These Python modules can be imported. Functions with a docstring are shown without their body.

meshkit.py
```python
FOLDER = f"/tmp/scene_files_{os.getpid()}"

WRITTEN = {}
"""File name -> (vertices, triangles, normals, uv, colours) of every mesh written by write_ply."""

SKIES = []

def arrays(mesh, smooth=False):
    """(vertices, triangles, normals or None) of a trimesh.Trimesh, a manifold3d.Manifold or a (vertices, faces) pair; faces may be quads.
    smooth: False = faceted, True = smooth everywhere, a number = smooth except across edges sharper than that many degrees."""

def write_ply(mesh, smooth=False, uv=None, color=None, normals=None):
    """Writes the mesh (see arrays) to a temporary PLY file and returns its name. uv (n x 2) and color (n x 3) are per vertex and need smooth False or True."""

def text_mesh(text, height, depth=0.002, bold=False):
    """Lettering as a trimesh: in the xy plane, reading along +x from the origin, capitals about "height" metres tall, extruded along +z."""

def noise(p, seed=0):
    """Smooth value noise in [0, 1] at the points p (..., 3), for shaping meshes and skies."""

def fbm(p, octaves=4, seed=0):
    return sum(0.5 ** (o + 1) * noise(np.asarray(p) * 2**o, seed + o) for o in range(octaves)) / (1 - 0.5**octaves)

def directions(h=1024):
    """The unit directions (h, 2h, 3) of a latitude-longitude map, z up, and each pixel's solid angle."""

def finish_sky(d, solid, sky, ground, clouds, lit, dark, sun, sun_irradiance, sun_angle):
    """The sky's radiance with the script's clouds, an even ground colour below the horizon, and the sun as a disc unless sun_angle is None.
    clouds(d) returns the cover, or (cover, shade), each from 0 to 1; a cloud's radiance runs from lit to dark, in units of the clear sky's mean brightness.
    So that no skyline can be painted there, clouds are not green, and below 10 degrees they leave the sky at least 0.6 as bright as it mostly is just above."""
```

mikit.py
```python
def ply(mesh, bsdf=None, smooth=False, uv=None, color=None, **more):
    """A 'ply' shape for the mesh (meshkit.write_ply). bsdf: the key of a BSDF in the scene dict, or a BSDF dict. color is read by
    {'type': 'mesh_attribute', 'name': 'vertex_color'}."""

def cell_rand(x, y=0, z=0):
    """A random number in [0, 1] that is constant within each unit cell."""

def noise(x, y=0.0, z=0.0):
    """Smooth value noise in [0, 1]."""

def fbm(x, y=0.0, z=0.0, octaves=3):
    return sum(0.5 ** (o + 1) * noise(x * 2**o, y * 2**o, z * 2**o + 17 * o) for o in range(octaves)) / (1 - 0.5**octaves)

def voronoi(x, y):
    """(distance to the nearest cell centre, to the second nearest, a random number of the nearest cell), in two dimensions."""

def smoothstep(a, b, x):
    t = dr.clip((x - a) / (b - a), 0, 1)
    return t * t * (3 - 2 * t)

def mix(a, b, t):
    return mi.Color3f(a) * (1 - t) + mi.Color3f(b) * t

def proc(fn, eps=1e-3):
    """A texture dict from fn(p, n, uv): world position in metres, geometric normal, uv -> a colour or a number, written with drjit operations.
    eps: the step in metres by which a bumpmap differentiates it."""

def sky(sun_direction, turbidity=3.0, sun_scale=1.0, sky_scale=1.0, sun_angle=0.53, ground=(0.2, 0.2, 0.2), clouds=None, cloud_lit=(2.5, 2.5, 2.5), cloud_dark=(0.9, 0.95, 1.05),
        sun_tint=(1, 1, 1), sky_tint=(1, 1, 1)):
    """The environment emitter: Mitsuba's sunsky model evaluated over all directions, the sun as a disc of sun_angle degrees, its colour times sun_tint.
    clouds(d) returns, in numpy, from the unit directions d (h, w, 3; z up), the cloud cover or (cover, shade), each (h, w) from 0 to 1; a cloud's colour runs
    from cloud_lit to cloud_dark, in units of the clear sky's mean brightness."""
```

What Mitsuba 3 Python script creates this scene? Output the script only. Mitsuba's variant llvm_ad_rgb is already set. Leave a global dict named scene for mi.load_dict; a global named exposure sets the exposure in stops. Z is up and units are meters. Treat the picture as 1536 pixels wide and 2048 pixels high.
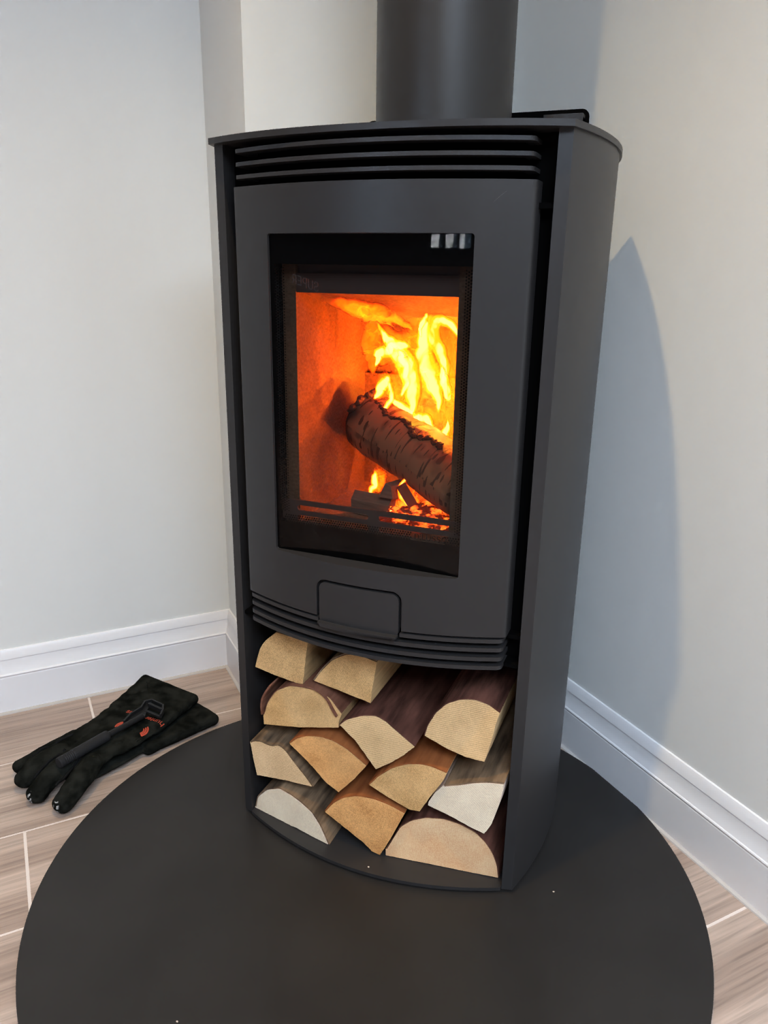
import math
import numpy as np
import trimesh
import drjit as dr
import mitsuba as mi
import mikit
import meshkit
import manifold3d as m3
from shapely.geometry import Polygon, LineString, Point, box as sbox
from shapely import affinity
from mikit import proc, noise, fbm, smoothstep, mix, cell_rand

T = mi.ScalarTransform4f
scene, labels = {}, {}
rng = np.random.default_rng(7)

# ------------------------------------------------------------------ camera, sky, lights, exposure
exposure = 0.62
CAM = np.array([0.43772, -1.04469, 1.00902])
FWD = np.array([-0.355762, 0.883748, -0.304011])
UPV = np.array([-0.128201, 0.276070, 0.952549])
FOCAL = 1531.26                                   # pixels of the 1536 x 2048 frame
scene['camera'] = {'type': 'perspective', 'fov_axis': 'x', 'fov': math.degrees(2 * math.atan(768 / FOCAL)), 'near_clip': 0.02,
                   'to_world': T().look_at(origin=CAM.tolist(), target=(CAM + FWD).tolist(), up=UPV.tolist())}
SKY_SCALE = 320.0
DAY, ADDED_LIGHT = (0.84, 1.02, 1.25), 11.5            # colour and radiance of the added, unseen roof light that fills in daylight
scene['sky'] = {**mikit.sky([-0.25, 0.75, 0.6], turbidity=4.0, sun_scale=0.0, sky_scale=SKY_SCALE, ground=(0.22, 0.22, 0.2), cloud_lit=(0.80, 1.09, 1.45), cloud_dark=(0.69, 0.93, 1.24),
                            clouds=lambda d: (0.85 + 0.1 * meshkit.fbm(d * [3, 3, 6], 3), meshkit.fbm(d * [2, 2, 4], 3))), 'sampling_weight': 5.0}
LAMP_GAIN = 44.0
LAMP = (30.0, 21.5, 10.0)                           # radiance of a downlight's lens
KEY = (-0.011, -0.404)                            # the downlight in front of the stove
CEIL = 2.30
FIRE = 2.1

# ------------------------------------------------------------------ helpers
def numbered(name):
    if not any(k == name or k.startswith(name + '__') for k in list(scene) + list(labels)):
        return name
    i = 1
    while any(k == '%s_%03d' % (name, i) or k.startswith('%s_%03d__' % (name, i)) for k in list(scene) + list(labels)):
        i += 1
    return '%s_%03d' % (name, i)

def obj(name, mesh, bsdf, parent=None, label=None, smooth=False, kind=None, uv=None, **more):
    key = numbered((parent + '__' if parent else '') + name)
    scene[key] = mikit.ply(mesh, bsdf, smooth, uv=uv, **more)
    if label or kind:
        labels[key] = {k: v for k, v in (('label', label), ('kind', kind)) if v}
    return key

def thing(name, label, category, group=None):
    key = numbered(name)
    labels[key] = {'label': label, 'category': category}
    if group:
        labels[key]['group'] = group
    return key

def struct(name, mesh, bsdf, label=None, **kw):
    key = obj(name, mesh, bsdf, **kw)
    labels[key] = {'kind': 'structure', **({'label': label} if label else {})}
    return key

def ext(poly, z0, z1):
    ms = [trimesh.creation.extrude_polygon(g, z1 - z0, engine='earcut') for g in getattr(poly, 'geoms', [poly]) if g.area > 1e-9]
    m = trimesh.util.concatenate(ms)
    m.apply_translation([0, 0, z0])
    return m

def box(x0, x1, y0, y1, z0, z1):
    return trimesh.creation.box(bounds=[[x0, y0, z0], [x1, y1, z1]])

def cat(*ms):
    return trimesh.util.concatenate([m for m in ms])

def man(m):
    m = m.copy(); m.merge_vertices()
    return m3.Manifold(m3.Mesh(np.asarray(m.vertices, np.float32), np.asarray(m.faces, np.uint32)))

def tri(m):
    k = m.to_mesh()
    return trimesh.Trimesh(k.vert_properties[:, :3], k.tri_verts, process=False)

def tube(points, r, n=16, cap=True):
    pts = np.asarray(points, float)
    return tube_r(pts, np.full(len(pts), r), n)

def tube_r(pts, rad, n=16, squash=None):
    pts = np.asarray(pts, float)
    t = np.gradient(pts, axis=0); t /= np.linalg.norm(t, axis=1, keepdims=True)
    ref = np.array([0, 0, 1.0]) if abs(t[0][2]) < 0.9 else np.array([1.0, 0, 0])
    rings = []
    for p, d, r in zip(pts, t, rad):
        a = np.cross(d, ref); a /= np.linalg.norm(a); b = np.cross(a, d)
        th = np.arange(n) * 2 * np.pi / n
        rings.append(p + r * (np.cos(th)[:, None] * a + np.sin(th)[:, None] * b))
    v = np.vstack(rings + [pts[:1], pts[-1:]])
    f = []
    L = len(pts)
    for i in range(L - 1):
        for j in range(n):
            k = (j + 1) % n
            f += [[i * n + j, (i + 1) * n + k, i * n + k], [i * n + j, (i + 1) * n + j, (i + 1) * n + k]]
    for j in range(n):
        k = (j + 1) % n
        f += [[L * n, j, k], [L * n + 1, (L - 1) * n + k, (L - 1) * n + j]]
    m = trimesh.Trimesh(v, f, process=False)
    if m.volume < 0:
        m.invert()
    return m

def rgb(*c):
    return {'type': 'rgb', 'value': list(c)}

def pr(base, rough=0.5, spec=0.5, **kw):
    return {'type': 'principled', 'base_color': rgb(*base) if isinstance(base, tuple) else base, 'roughness': rough, 'specular': spec, **kw}

def bump(b, fn, scale, eps=5e-4):
    return {'type': 'bumpmap', 'arbitrary': proc(fn, eps), 'scale': scale, 'bsdf': b}

# ------------------------------------------------------------------ materials
M = {}
def mat(name, b):
    scene['mat_' + name] = {'type': 'twosided', 'bsdf': b} if b['type'] not in ('thindielectric', 'mask', 'dielectric') else b
    M[name] = 'mat_' + name

AL, AR = 0.8508, 0.8371
NL = np.array([-math.sin(AL), math.cos(AL)]); NR = np.array([math.cos(AR), math.sin(AR)])     # outward normals of the left and right wall
TL = np.array([math.cos(AL), math.sin(AL)]); TR = np.array([math.sin(AR), -math.cos(AR)])     # along the left wall to the corner; along the right wall out of it
SK = 0.018
DL, DR = 0.7715 + SK, 0.5253 + SK

mat('wall', bump({'type': 'diffuse', 'reflectance': rgb(0.765, 0.778, 0.755)}, lambda p, n, uv: fbm(p.x * 160, p.y * 160, p.z * 160, 2), 0.00012, 1.5e-3))
mat('ceiling', {'type': 'diffuse', 'reflectance': rgb(0.85, 0.85, 0.84)})
mat('opal', {'type': 'diffuse', 'reflectance': rgb(0.6, 0.6, 0.6)})  # surface of the added roof light panel
mat('wall_dark', {'type': 'diffuse', 'reflectance': rgb(0.10, 0.10, 0.105)})
mat('gloss_white', {'type': 'roughplastic', 'diffuse_reflectance': rgb(0.86, 0.86, 0.87), 'alpha': 0.15, 'int_ior': 1.45})
mat('sealant', pr((0.50, 0.47, 0.44), 0.7, 0.3))
mat('grout', pr((0.72, 0.64, 0.58), 0.9, 0.2))

ROW, ROW0 = 0.2368, 0.4465 - SK * 0            # plank rows are counted from the skirting of the left wall
def plank_color(p, n, uv):
    a = p.x * float(TL[0]) + p.y * float(TL[1])
    v = (DL - SK) - (p.x * float(NL[0]) + p.y * float(NL[1]))
    row = dr.floor((v - 0.445) / ROW)
    r1 = cell_rand(row, 3, 5)
    w = v + 0.006 * (fbm(a * 3 + row * 7.3, v * 20, 1.0, 2) - 0.5)
    g1 = fbm(a * 5 + row * 13.1, w * 150, row, 3)
    g2 = fbm(a * 14 + row * 5.7, w * 420, row + 9, 2)
    g3 = fbm(a * 1.6 + row * 3.1, w * 30, row, 2)
    c = mix((0.335, 0.245, 0.195), (0.455, 0.35, 0.285), smoothstep(0.25, 0.75, g3))
    c = c * (0.80 + 0.40 * g1) * (0.88 + 0.24 * g2)
    dark = smoothstep(0.58, 0.72, fbm(a * 7 + row * 3, w * 210, 4.0, 3))
    return c * (1 - 0.17 * dark) * (0.93 + 0.12 * r1)
mat('plank', pr(proc(plank_color), 0.42, 0.4))

def slate_bump(p, n, uv):
    w = p.x + 0.35 * p.y + 0.10 * fbm(p.x * 4, p.y * 2.5, 0.0, 3)
    return fbm(w * 16, p.y * 3.5, 2.0, 3) + 0.25 * smoothstep(0.5, 0.52, fbm(w * 9, p.y * 1.7, 7.0, 2))
mat('slate', bump(pr(proc(lambda p, n, uv: mix((0.0140, 0.0122, 0.0112), (0.0210, 0.0184, 0.0168), fbm(p.x * 9, p.y * 9, 0.0, 3))), 0.42, 0.28), slate_bump, 0.0011, 1.5e-3))

mat('stove', bump(pr((0.0215, 0.0200, 0.0200), 0.40, 0.30), lambda p, n, uv: noise(p.x * 900, p.y * 900, p.z * 900), 0.00003, 4e-4))
mat('stove_black_shade', {'type': 'diffuse', 'reflectance': rgb(0.0026, 0.0025, 0.0025)})  # inner parts: stove paint darkened to put in shade; rear shield is black
mat('pipe', pr((0.0200, 0.0190, 0.0190), 0.42, 0.30))
mat('enamel', {'type': 'diffuse', 'reflectance': rgb(0.0022, 0.0022, 0.0024)})
mat('brand_print', pr((0.004, 0.003, 0.003), 0.5, 0.1))
mat('reflection_paint', pr((0.045, 0.04, 0.04), 0.8, 0.1))  # grey of the reflection painted on the door glass
mat('glass', {'type': 'thindielectric', 'int_ior': 1.2, 'ext_ior': 1.0, 'specular_transmittance': rgb(0.74, 0.72, 0.70)})
mat('window_glass', {'type': 'thindielectric', 'int_ior': 1.5, 'ext_ior': 1.0})
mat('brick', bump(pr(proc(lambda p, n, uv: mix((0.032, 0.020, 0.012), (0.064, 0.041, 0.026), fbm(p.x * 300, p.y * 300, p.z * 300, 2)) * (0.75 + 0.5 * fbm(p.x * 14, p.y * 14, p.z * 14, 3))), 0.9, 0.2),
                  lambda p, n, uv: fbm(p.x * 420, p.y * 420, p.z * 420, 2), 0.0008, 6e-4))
mat('cast', {'type': 'diffuse', 'reflectance': rgb(0.034, 0.026, 0.024)})
mat('dark_frame', pr((0.03, 0.03, 0.033), 0.5, 0.4))

def wood(c1, c2, saw, ang, side1, side2):
    c1, c2, side1, side2 = [(min(0.92, c[0] * 1.12), min(0.9, c[1] * 0.98), c[2] * 0.80) for c in (c1, c2, side1, side2)]
    ca, sa = math.cos(ang), math.sin(ang)
    def fn(p, n, uv):
        e = smoothstep(0.55, 0.8, dr.abs(n.y))
        sp = noise(p.x * 620, p.z * 620, p.y * 40) * 0.6 + noise(p.x * 1300, p.z * 1300, 3.0) * 0.4
        big = fbm(p.x * 28, p.z * 28, 1.0, 3)
        q = p.x * ca + p.z * sa + 0.002 * fbm(p.x * 60, p.z * 60, 5.0, 2)
        ln = 0.5 + 0.5 * dr.sin(q * 1900)
        t = dr.clip(0.5 + 0.95 * (sp - 0.5) + 0.8 * (big - 0.5) + saw * (ln - 0.5), 0, 1)
        end = mix(c1, c2, t)
        g = fbm(p.x * 170, p.y * 9, p.z * 170, 3)
        return end * e + mix(side1, side2, g) * (1 - e)
    return bump(pr(proc(fn), 0.8, 0.2), lambda p, n, uv: fbm(p.x * 500, p.y * 60, p.z * 500, 2), 0.0006, 5e-4)
mat('wood_tan', wood((0.40, 0.255, 0.115), (0.72, 0.52, 0.29), 0.15, 0.6, (0.30, 0.21, 0.12), (0.52, 0.39, 0.23)))
mat('wood_amber', wood((0.45, 0.225, 0.085), (0.82, 0.52, 0.25), 0.05, 0.3, (0.32, 0.2, 0.1), (0.55, 0.38, 0.2)))
mat('wood_sawn', wood((0.50, 0.36, 0.20), (0.80, 0.62, 0.39), 0.55, 2.05, (0.36, 0.27, 0.17), (0.58, 0.46, 0.3)))
mat('wood_pale', wood((0.60, 0.56, 0.50), (0.86, 0.81, 0.74), 0.45, 0.85, (0.34, 0.30, 0.30), (0.66, 0.60, 0.62)))
mat('wood_straw', wood((0.50, 0.37, 0.23), (0.76, 0.62, 0.44), 0.75, 1.45, (0.34, 0.26, 0.17), (0.55, 0.44, 0.3)))
mat('wood_pink', wood((0.64, 0.38, 0.22), (0.92, 0.66, 0.46), 0.12, 0.2, (0.36, 0.22, 0.13), (0.55, 0.38, 0.24)))

def bark(c1, c2, f, sc, h):
    return bump(pr(proc(lambda p, n, uv: mix(c1, c2, smoothstep(0.15, 0.85, 0.55 * fbm(p.x * f * 2.2, p.y * f * 0.35, p.z * f * 2.2, 4) + 0.45 * fbm(p.x * f * 0.5, p.y * f * 0.3, p.z * f * 0.5, 2)))), 0.75, 0.10),
                lambda p, n, uv: fbm(p.x * sc, p.y * sc * 0.3, p.z * sc, 3), h, 6e-4)
mat('bark_red', bark((0.030, 0.012, 0.009), (0.165, 0.066, 0.046), 55, 110, 0.0012))
mat('bark_rust', bark((0.16, 0.045, 0.016), (0.36, 0.125, 0.04), 45, 90, 0.001))
mat('bark_grey', bark((0.026, 0.018, 0.013), (0.30, 0.195, 0.115), 60, 130, 0.002))
mat('bark_curl', bark((0.08, 0.030, 0.018), (0.24, 0.105, 0.065), 60, 120, 0.001))
mat('birch_skin', bark((0.09, 0.08, 0.07), (0.42, 0.37, 0.32), 45, 90, 0.001))

def burning_birch(p, n, uv):
    # uv: x around the log, y along it
    lent = smoothstep(0.70, 0.80, noise(uv.x * 16, uv.y * 70, 2.0))
    pat = smoothstep(0.55, 0.75, fbm(uv.x * 9, uv.y * 9, 5.0, 3))
    char = smoothstep(0.15, 0.02, uv.y + 0.10 * (noise(uv.x * 14, 0.0, 1.0) - 0.5))
    c = mix((0.135, 0.066, 0.033), (0.022, 0.011, 0.007), dr.maximum(lent * 0.9, pat * 0.55))  # firelight glow put into the colour; the bark itself is whitish
    return mix(c, (0.014, 0.010, 0.008), char)
mat('birch_burning', bump(pr(proc(burning_birch), 0.8, 0.2), lambda p, n, uv: fbm(p.x * 150, p.y * 150, p.z * 150, 3), 0.0015, 6e-4))
mat('char', bump(pr((0.025, 0.016, 0.012), 0.9, 0.1), lambda p, n, uv: fbm(p.x * 200, p.y * 200, p.z * 200, 3), 0.002, 6e-4))
mat('kindling', pr(proc(lambda p, n, uv: mix((0.05, 0.032, 0.022), (0.11, 0.075, 0.052), fbm(p.x * 25, p.y * 250, p.z * 250, 3))), 0.8, 0.2))

def worn(p):
    w = mi.Float(0)
    for a, b, r in ((-0.583, -0.152, 0.0085), (-0.650, -0.151, 0.0065)):
        w += smoothstep(r, r * 0.4, dr.sqrt(dr.square(p.x - a) + dr.square(p.y - b)))
    return mi.Color3f(0.34 * w * smoothstep(0.50, 0.58, noise(p.x * 260, p.y * 260, p.z * 260)))
mat('suede', bump({'type': 'diffuse', 'reflectance': proc(lambda p, n, uv: mix((0.0045, 0.0050, 0.0042), (0.018, 0.0185, 0.0155), smoothstep(0.2, 0.8, fbm(p.x * 55, p.y * 55, p.z * 55, 4))) + worn(p))},
                  lambda p, n, uv: fbm(p.x * 200, p.y * 200, p.z * 200, 4), 0.0030, 6e-4))
mat('suede_piping', pr((0.006, 0.006, 0.0062), 0.8, 0.1))
mat('stitch', pr((0.55, 0.52, 0.45), 0.9, 0.2))
mat('red_print', pr((0.42, 0.060, 0.030), 0.7, 0.3))
mat('black_iron', pr((0.010, 0.010, 0.0105), 0.5, 0.2))
mat('rubber', pr((0.016, 0.016, 0.017), 0.6, 0.15))
mat('scuff', {'type': 'diffuse', 'reflectance': rgb(0.075, 0.075, 0.078)})
mat('kindling_red', {'type': 'diffuse', 'reflectance': rgb(0.12, 0.042, 0.026)})
mat('raffia', pr((0.55, 0.42, 0.20), 0.8, 0.3))
mat('lamp_ring', pr((0.35, 0.35, 0.35), 0.6, 0.3))

# ------------------------------------------------------------------ the room
C0 = np.linalg.solve(np.array([NL, NR]), [DL, DR])
U_END, W_END = 4.3, 4.4
PA = np.array([-0.6132, 0.4982]); PB = np.array([-0.3888, 0.2960])
PC = np.linalg.solve(np.array([NL, NR]), [PB @ NL, DR])
LE, RE = C0 - TL * U_END, C0 + TR * W_END
FE = LE + TR * W_END
room = Polygon([PA, PB, PC, RE, FE, LE])

def wall_slab(a, b, out, z0, z1, t=0.12):
    a, b, out = map(np.asarray, (a, b, out))
    return ext(Polygon([a, b, b + out * t, a + out * t]), z0, z1)

struct('floor', ext(Polygon([C0, RE, FE, LE]), -0.08, -0.0012), M['grout'])
struct('wall_left', wall_slab(LE, C0 - TL * 0.005, NL, -0.08, CEIL), M['wall'])
struct('wall_right', wall_slab(C0 - TR * 0.12, RE, NR, -0.08, CEIL), M['wall'])
struct('wall_corner', ext(Polygon([PA, PB, PC, C0]), -0.001, CEIL), M['wall'])
struct('ceiling', ext(Polygon([C0 - TR * 0.12, RE, FE, LE]).difference(sbox(0.55, -2.75, 2.10, -1.35)), CEIL, CEIL + 0.1), M['ceiling'])
# far wall behind the camera
# the wall opposite the left wall has a glazed door, the wall opposite the right wall a wide window
HEADZ = 2.22
def glazed_wall(name, A, B, out, gaps):
    """a straight wall from A to B with window gaps (from, to, sill) in metres along it"""
    A, B = np.asarray(A), np.asarray(B); d = (B - A) / np.linalg.norm(B - A); L = np.linalg.norm(B - A)
    at = lambda t: A + d * t
    parts, last = [], -0.12
    for g0, g1, sill, n in gaps:
        parts += [wall_slab(at(last), at(g0), out, -0.08, CEIL), wall_slab(at(g0), at(g1), out, HEADZ, CEIL)]
        if sill > 0.01: parts.append(wall_slab(at(g0), at(g1), out, -0.08, sill))
        last = g1
    struct(name, cat(*parts, wall_slab(at(last), at(L + 0.12), out, -0.08, CEIL)), M['wall_dark'])
    for g0, g1, sill, n in gaps:
        wk = 'window_%d' % (1 + sum(1 for k in labels if k.startswith('window_') and '__' not in k))
        labels[wk] = {'kind': 'structure', 'label': 'glazed door with slim dark frames' if sill < 0.1 else 'narrow window of three panes with slim dark bars'}
        w = (g1 - g0) / n
        for i in range(n):
            s0, s1, z0 = g0 + i * w, g0 + (i + 1) * w, sill + 0.001
            fw = 0.04 if w > 0.3 else 0.009
            fr = cat(wall_slab(at(s0), at(s0 + fw), out, z0, HEADZ, 0.06), wall_slab(at(s1 - fw), at(s1), out, z0, HEADZ, 0.06),
                     wall_slab(at(s0 + fw), at(s1 - fw), out, z0, z0 + 0.045, 0.06), wall_slab(at(s0 + fw), at(s1 - fw), out, HEADZ - 0.045, HEADZ, 0.06))
            obj('frame', fr, M['dark_frame'], wk)
            a, b = at(s0 + fw) + out * 0.03, at(s1 - fw) + out * 0.03
            q = np.array([[*a, z0 + 0.045], [*b, z0 + 0.045], [*b, HEADZ - 0.045], [*a, HEADZ - 0.045]])
            obj('pane', (q, np.array([[0, 1, 2], [0, 2, 3]])), M['window_glass'], wk)
glazed_wall('wall_window', RE, FE, TR, [])
glazed_wall('wall_far', LE, FE, -TL, [(2.44, 2.74, 1.09, 3)])

# added roof light in the ceiling behind the camera, put in as daylight fill
lx0, lx1, ly0, ly1 = 0.55, 2.10, -2.75, -1.35
lt = Polygon([(lx0, ly0), (lx1, ly0), (lx1, ly1), (lx0, ly1)])
labels['window_2'] = {'kind': 'structure', 'label': 'added square roof light panel with a white frame, glowing as daylight fill'}
obj('frame', ext(lt.buffer(0.05, join_style=2).difference(lt.buffer(-0.03, join_style=2)), CEIL + 0.101, CEIL + 0.16), M['gloss_white'], 'window_2')
pk_ = obj('pane', (np.array([[lx0, ly0, CEIL + 0.10], [lx1, ly0, CEIL + 0.10], [lx1, ly1, CEIL + 0.10], [lx0, ly1, CEIL + 0.10]]), np.array([[0, 2, 1], [0, 3, 2]])), M['opal'], 'window_2')
scene[pk_]['emitter'] = {'type': 'area', 'radiance': rgb(*(c * ADDED_LIGHT for c in DAY)), 'sampling_weight': 24.0}   # added panel, glows by itself in place of unseen daylight

# floor tiles with a wood grain, in staggered rows along the left wall
E1, E2 = TL, -NL                                   # along; away from the left wall
start = {0: -0.394, 1: -0.95, 2: -0.556, 3: -1.16, 4: -0.2, 5: 0.95}
PL = 1.2
inset = room.buffer(0)
for r in range(-1, 19):
    v0 = 0.2085 + (r - 1) * ROW
    if v0 > W_END:
        break
    off = start.get(r, (-0.4 * r) % PL)
    for k in range(-6, 5):
        s0 = off + k * PL
        c = lambda s, v: TL * s + NL * ((DL - SK) - v)
        g = 0.0027
        q = Polygon([c(s0 + g, v0 + g), c(s0 + PL - g, v0 + g), c(s0 + PL - g, v0 + ROW - g), c(s0 + g, v0 + ROW - g)]).intersection(inset)
        if q.is_empty or q.area < 4e-4:
            continue
        for gq in getattr(q, 'geoms', [q]):
            if gq.geom_type == 'Polygon' and gq.area > 4e-4:
                obj('plank', ext(gq, -0.0011, 0.0), M['plank'], 'floor')

# skirting boards: one moulded profile, mitred round the corners
PROF = [(0.0, 0.0), (0.018, 0.0), (0.018, 0.0895), (0.0168, 0.0925), (0.0180, 0.0945), (0.0186, 0.0965), (0.0178, 0.0985), (0.0158, 0.1000), (0.0145, 0.1040), (0.0122, 0.1110),
        (0.0103, 0.1190), (0.0092, 0.1270), (0.0088, 0.1315), (0.0100, 0.1330), (0.0100, 0.1350), (0.0082, 0.1420), (0.0058, 0.1505), (0.0035, 0.1550), (0.0, 0.1560)]
SEAL = [(0.018, 0.0), (0.0245, 0.0), (0.0235, 0.0025), (0.018, 0.0050)]
def mitre(path, inward, first, last):
    """positions of path point i pushed d into the room; the end points use the neighbouring walls' normals"""
    def at(i, d):
        n1 = inward[i - 1] if i > 0 else first
        n2 = inward[i] if i < len(inward) else last
        if n1 is None: n1 = n2
        if n2 is None: n2 = n1
        if abs(n1 @ n2) > 0.9999:
            return path[i] + n1 * d
        return path[i] + np.linalg.solve(np.array([n1, n2]), [d, d])
    return at
def moulding(path, inward, prof, first=None, last=None, z=0.0):
    at = mitre(path, inward, first, last)
    n, L = len(prof), len(path)
    v = np.array([[*at(i, d), h + z] for i in range(L) for d, h in prof])
    f = []
    for i in range(L - 1):
        for j in range(n):
            k = (j + 1) % n
            f += [[i * n + j, (i + 1) * n + j, (i + 1) * n + k], [i * n + j, (i + 1) * n + k, i * n + k]]
    for i, flip in ((0, 1), (L - 1, 0)):
        t = trimesh.creation.triangulate_polygon(Polygon(prof), engine='earcut')
        idx = [int(np.argmin([np.hypot(*(np.array(pp) - q)) for pp in prof])) for q in t[0]]
        f += [[i * n + idx[a] for a in (tr[::-1] if flip else tr)] for tr in t[1]]
    m = trimesh.Trimesh(v, f, process=False)
    trimesh.repair.fix_normals(m)
    return m
nAB = np.array([(PB - PA)[1], -(PB - PA)[0]]); nAB /= np.linalg.norm(nAB)
if nAB @ (np.array([-0.8, 0]) - PA) < 0: nAB = -nAB
nBC = -NL
runs = [('baseboard_left', [LE, PA], [-NL], None, nAB), ('baseboard_corner', [PA, PB, PC], [nAB, nBC], -NL, -NR), ('baseboard_right', [PC, RE], [-NR], nBC, None)]
for nm, path, inw, a, b in runs:
    k = struct(nm, moulding(path, inw, PROF, a, b), M['gloss_white'], smooth=25)
    obj('sealant', moulding(path, inw, SEAL, a, b), M['sealant'], k)

# ceiling downlights
W1 = TR
for i, (x, y) in enumerate([KEY, (KEY[0] + 2.3 * W1[0], KEY[1] + 2.3 * W1[1]), (KEY[0] - 2.3 * TL[0] + 0.3 * W1[0], KEY[1] - 2.3 * TL[1] + 0.3 * W1[1]),
                            (KEY[0] - 2.3 * TL[0] + 2.3 * W1[0], KEY[1] - 2.3 * TL[1] + 2.3 * W1[1])]):
    lab = ['round ceiling downlight above the round hearth plate', 'round ceiling downlight along the right wall', 'round ceiling downlight along the left wall', 'round ceiling downlight in the middle of the room'][i]
    t = thing('ceiling_light', lab, 'ceiling light')
    ring = cat(trimesh.creation.annulus(0.034, 0.044, 0.040, sections=48))
    ring.apply_translation([x, y, CEIL - 0.0202])
    obj('housing', ring, M['lamp_ring'], t, smooth=30)
    th = np.arange(40) * 2 * np.pi / 40
    v = np.vstack([np.c_[x + 0.02 * np.cos(th), y + 0.02 * np.sin(th), np.full(40, CEIL - 0.004)], [[x, y, CEIL - 0.004]]])
    f = [[40, (j + 1) % 40, j] for j in range(40)]
    key = obj('lens', (v, np.array(f)), M['lamp_ring'], t)
    s = 1.0 if i == 0 else 0.6
    scene[key]['emitter'] = {'type': 'area', 'radiance': rgb(*(c * LAMP_GAIN * 2.25 * s for c in LAMP)), 'sampling_weight': 14.0 if i == 0 else 2.0}

# ------------------------------------------------------------------ hearth plate
ST = 0.008
skirt_in = Polygon([PA + 0, PB, PC, RE, FE, LE]).buffer(-0.0185, join_style=2)
disc = Point(0.0208, -0.0545).buffer(0.5552, quad_segs=90).intersection(skirt_in)
key = obj('hearth_plate', ext(disc, 0.0002, ST), M['slate'])
labels[key] = {'label': 'large round black slate hearth plate on the floor under the stove', 'category': 'hearth plate'}

# ------------------------------------------------------------------ the stove
stove = thing('wood_stove', 'tall dark grey wood burning stove with a bowed glass door and log store below', 'stove')
XI = 0.2427                                      # half width between the side panels
def arc_y(x, s=0.058, y0=-0.005):
    return y0 - s * (1 - (np.asarray(x) / XI) ** 2)
def bow(h, back, r=0.008, n=60, d=0.0):
    """plan of a bowed front: the arc for |x| < h, closed at y = back, front corners rounded by r"""
    x = np.linspace(-h, h, n)
    p = Polygon(list(zip(x, arc_y(x) + d)) + [(h, back), (-h, back)])
    q = p.buffer(-r, quad_segs=8).buffer(r, quad_segs=8)
    return q.union(p.intersection(sbox(-1, back - 2.2 * r, 1, 1)))
def side_arc(n=40, x0=0.26, y0=0.0, x1=0.262, y1=0.376, b=0.2905):
    y = np.linspace(y0, y1, n); t = (y - y0) / (y1 - y0)
    return np.c_[x0 + (x1 - x0) * t + (b - (x0 + x1) / 2) * (1 - (2 * t - 1) ** 2), y]
ZB = ST + 0.006
sa = side_arc()
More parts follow.
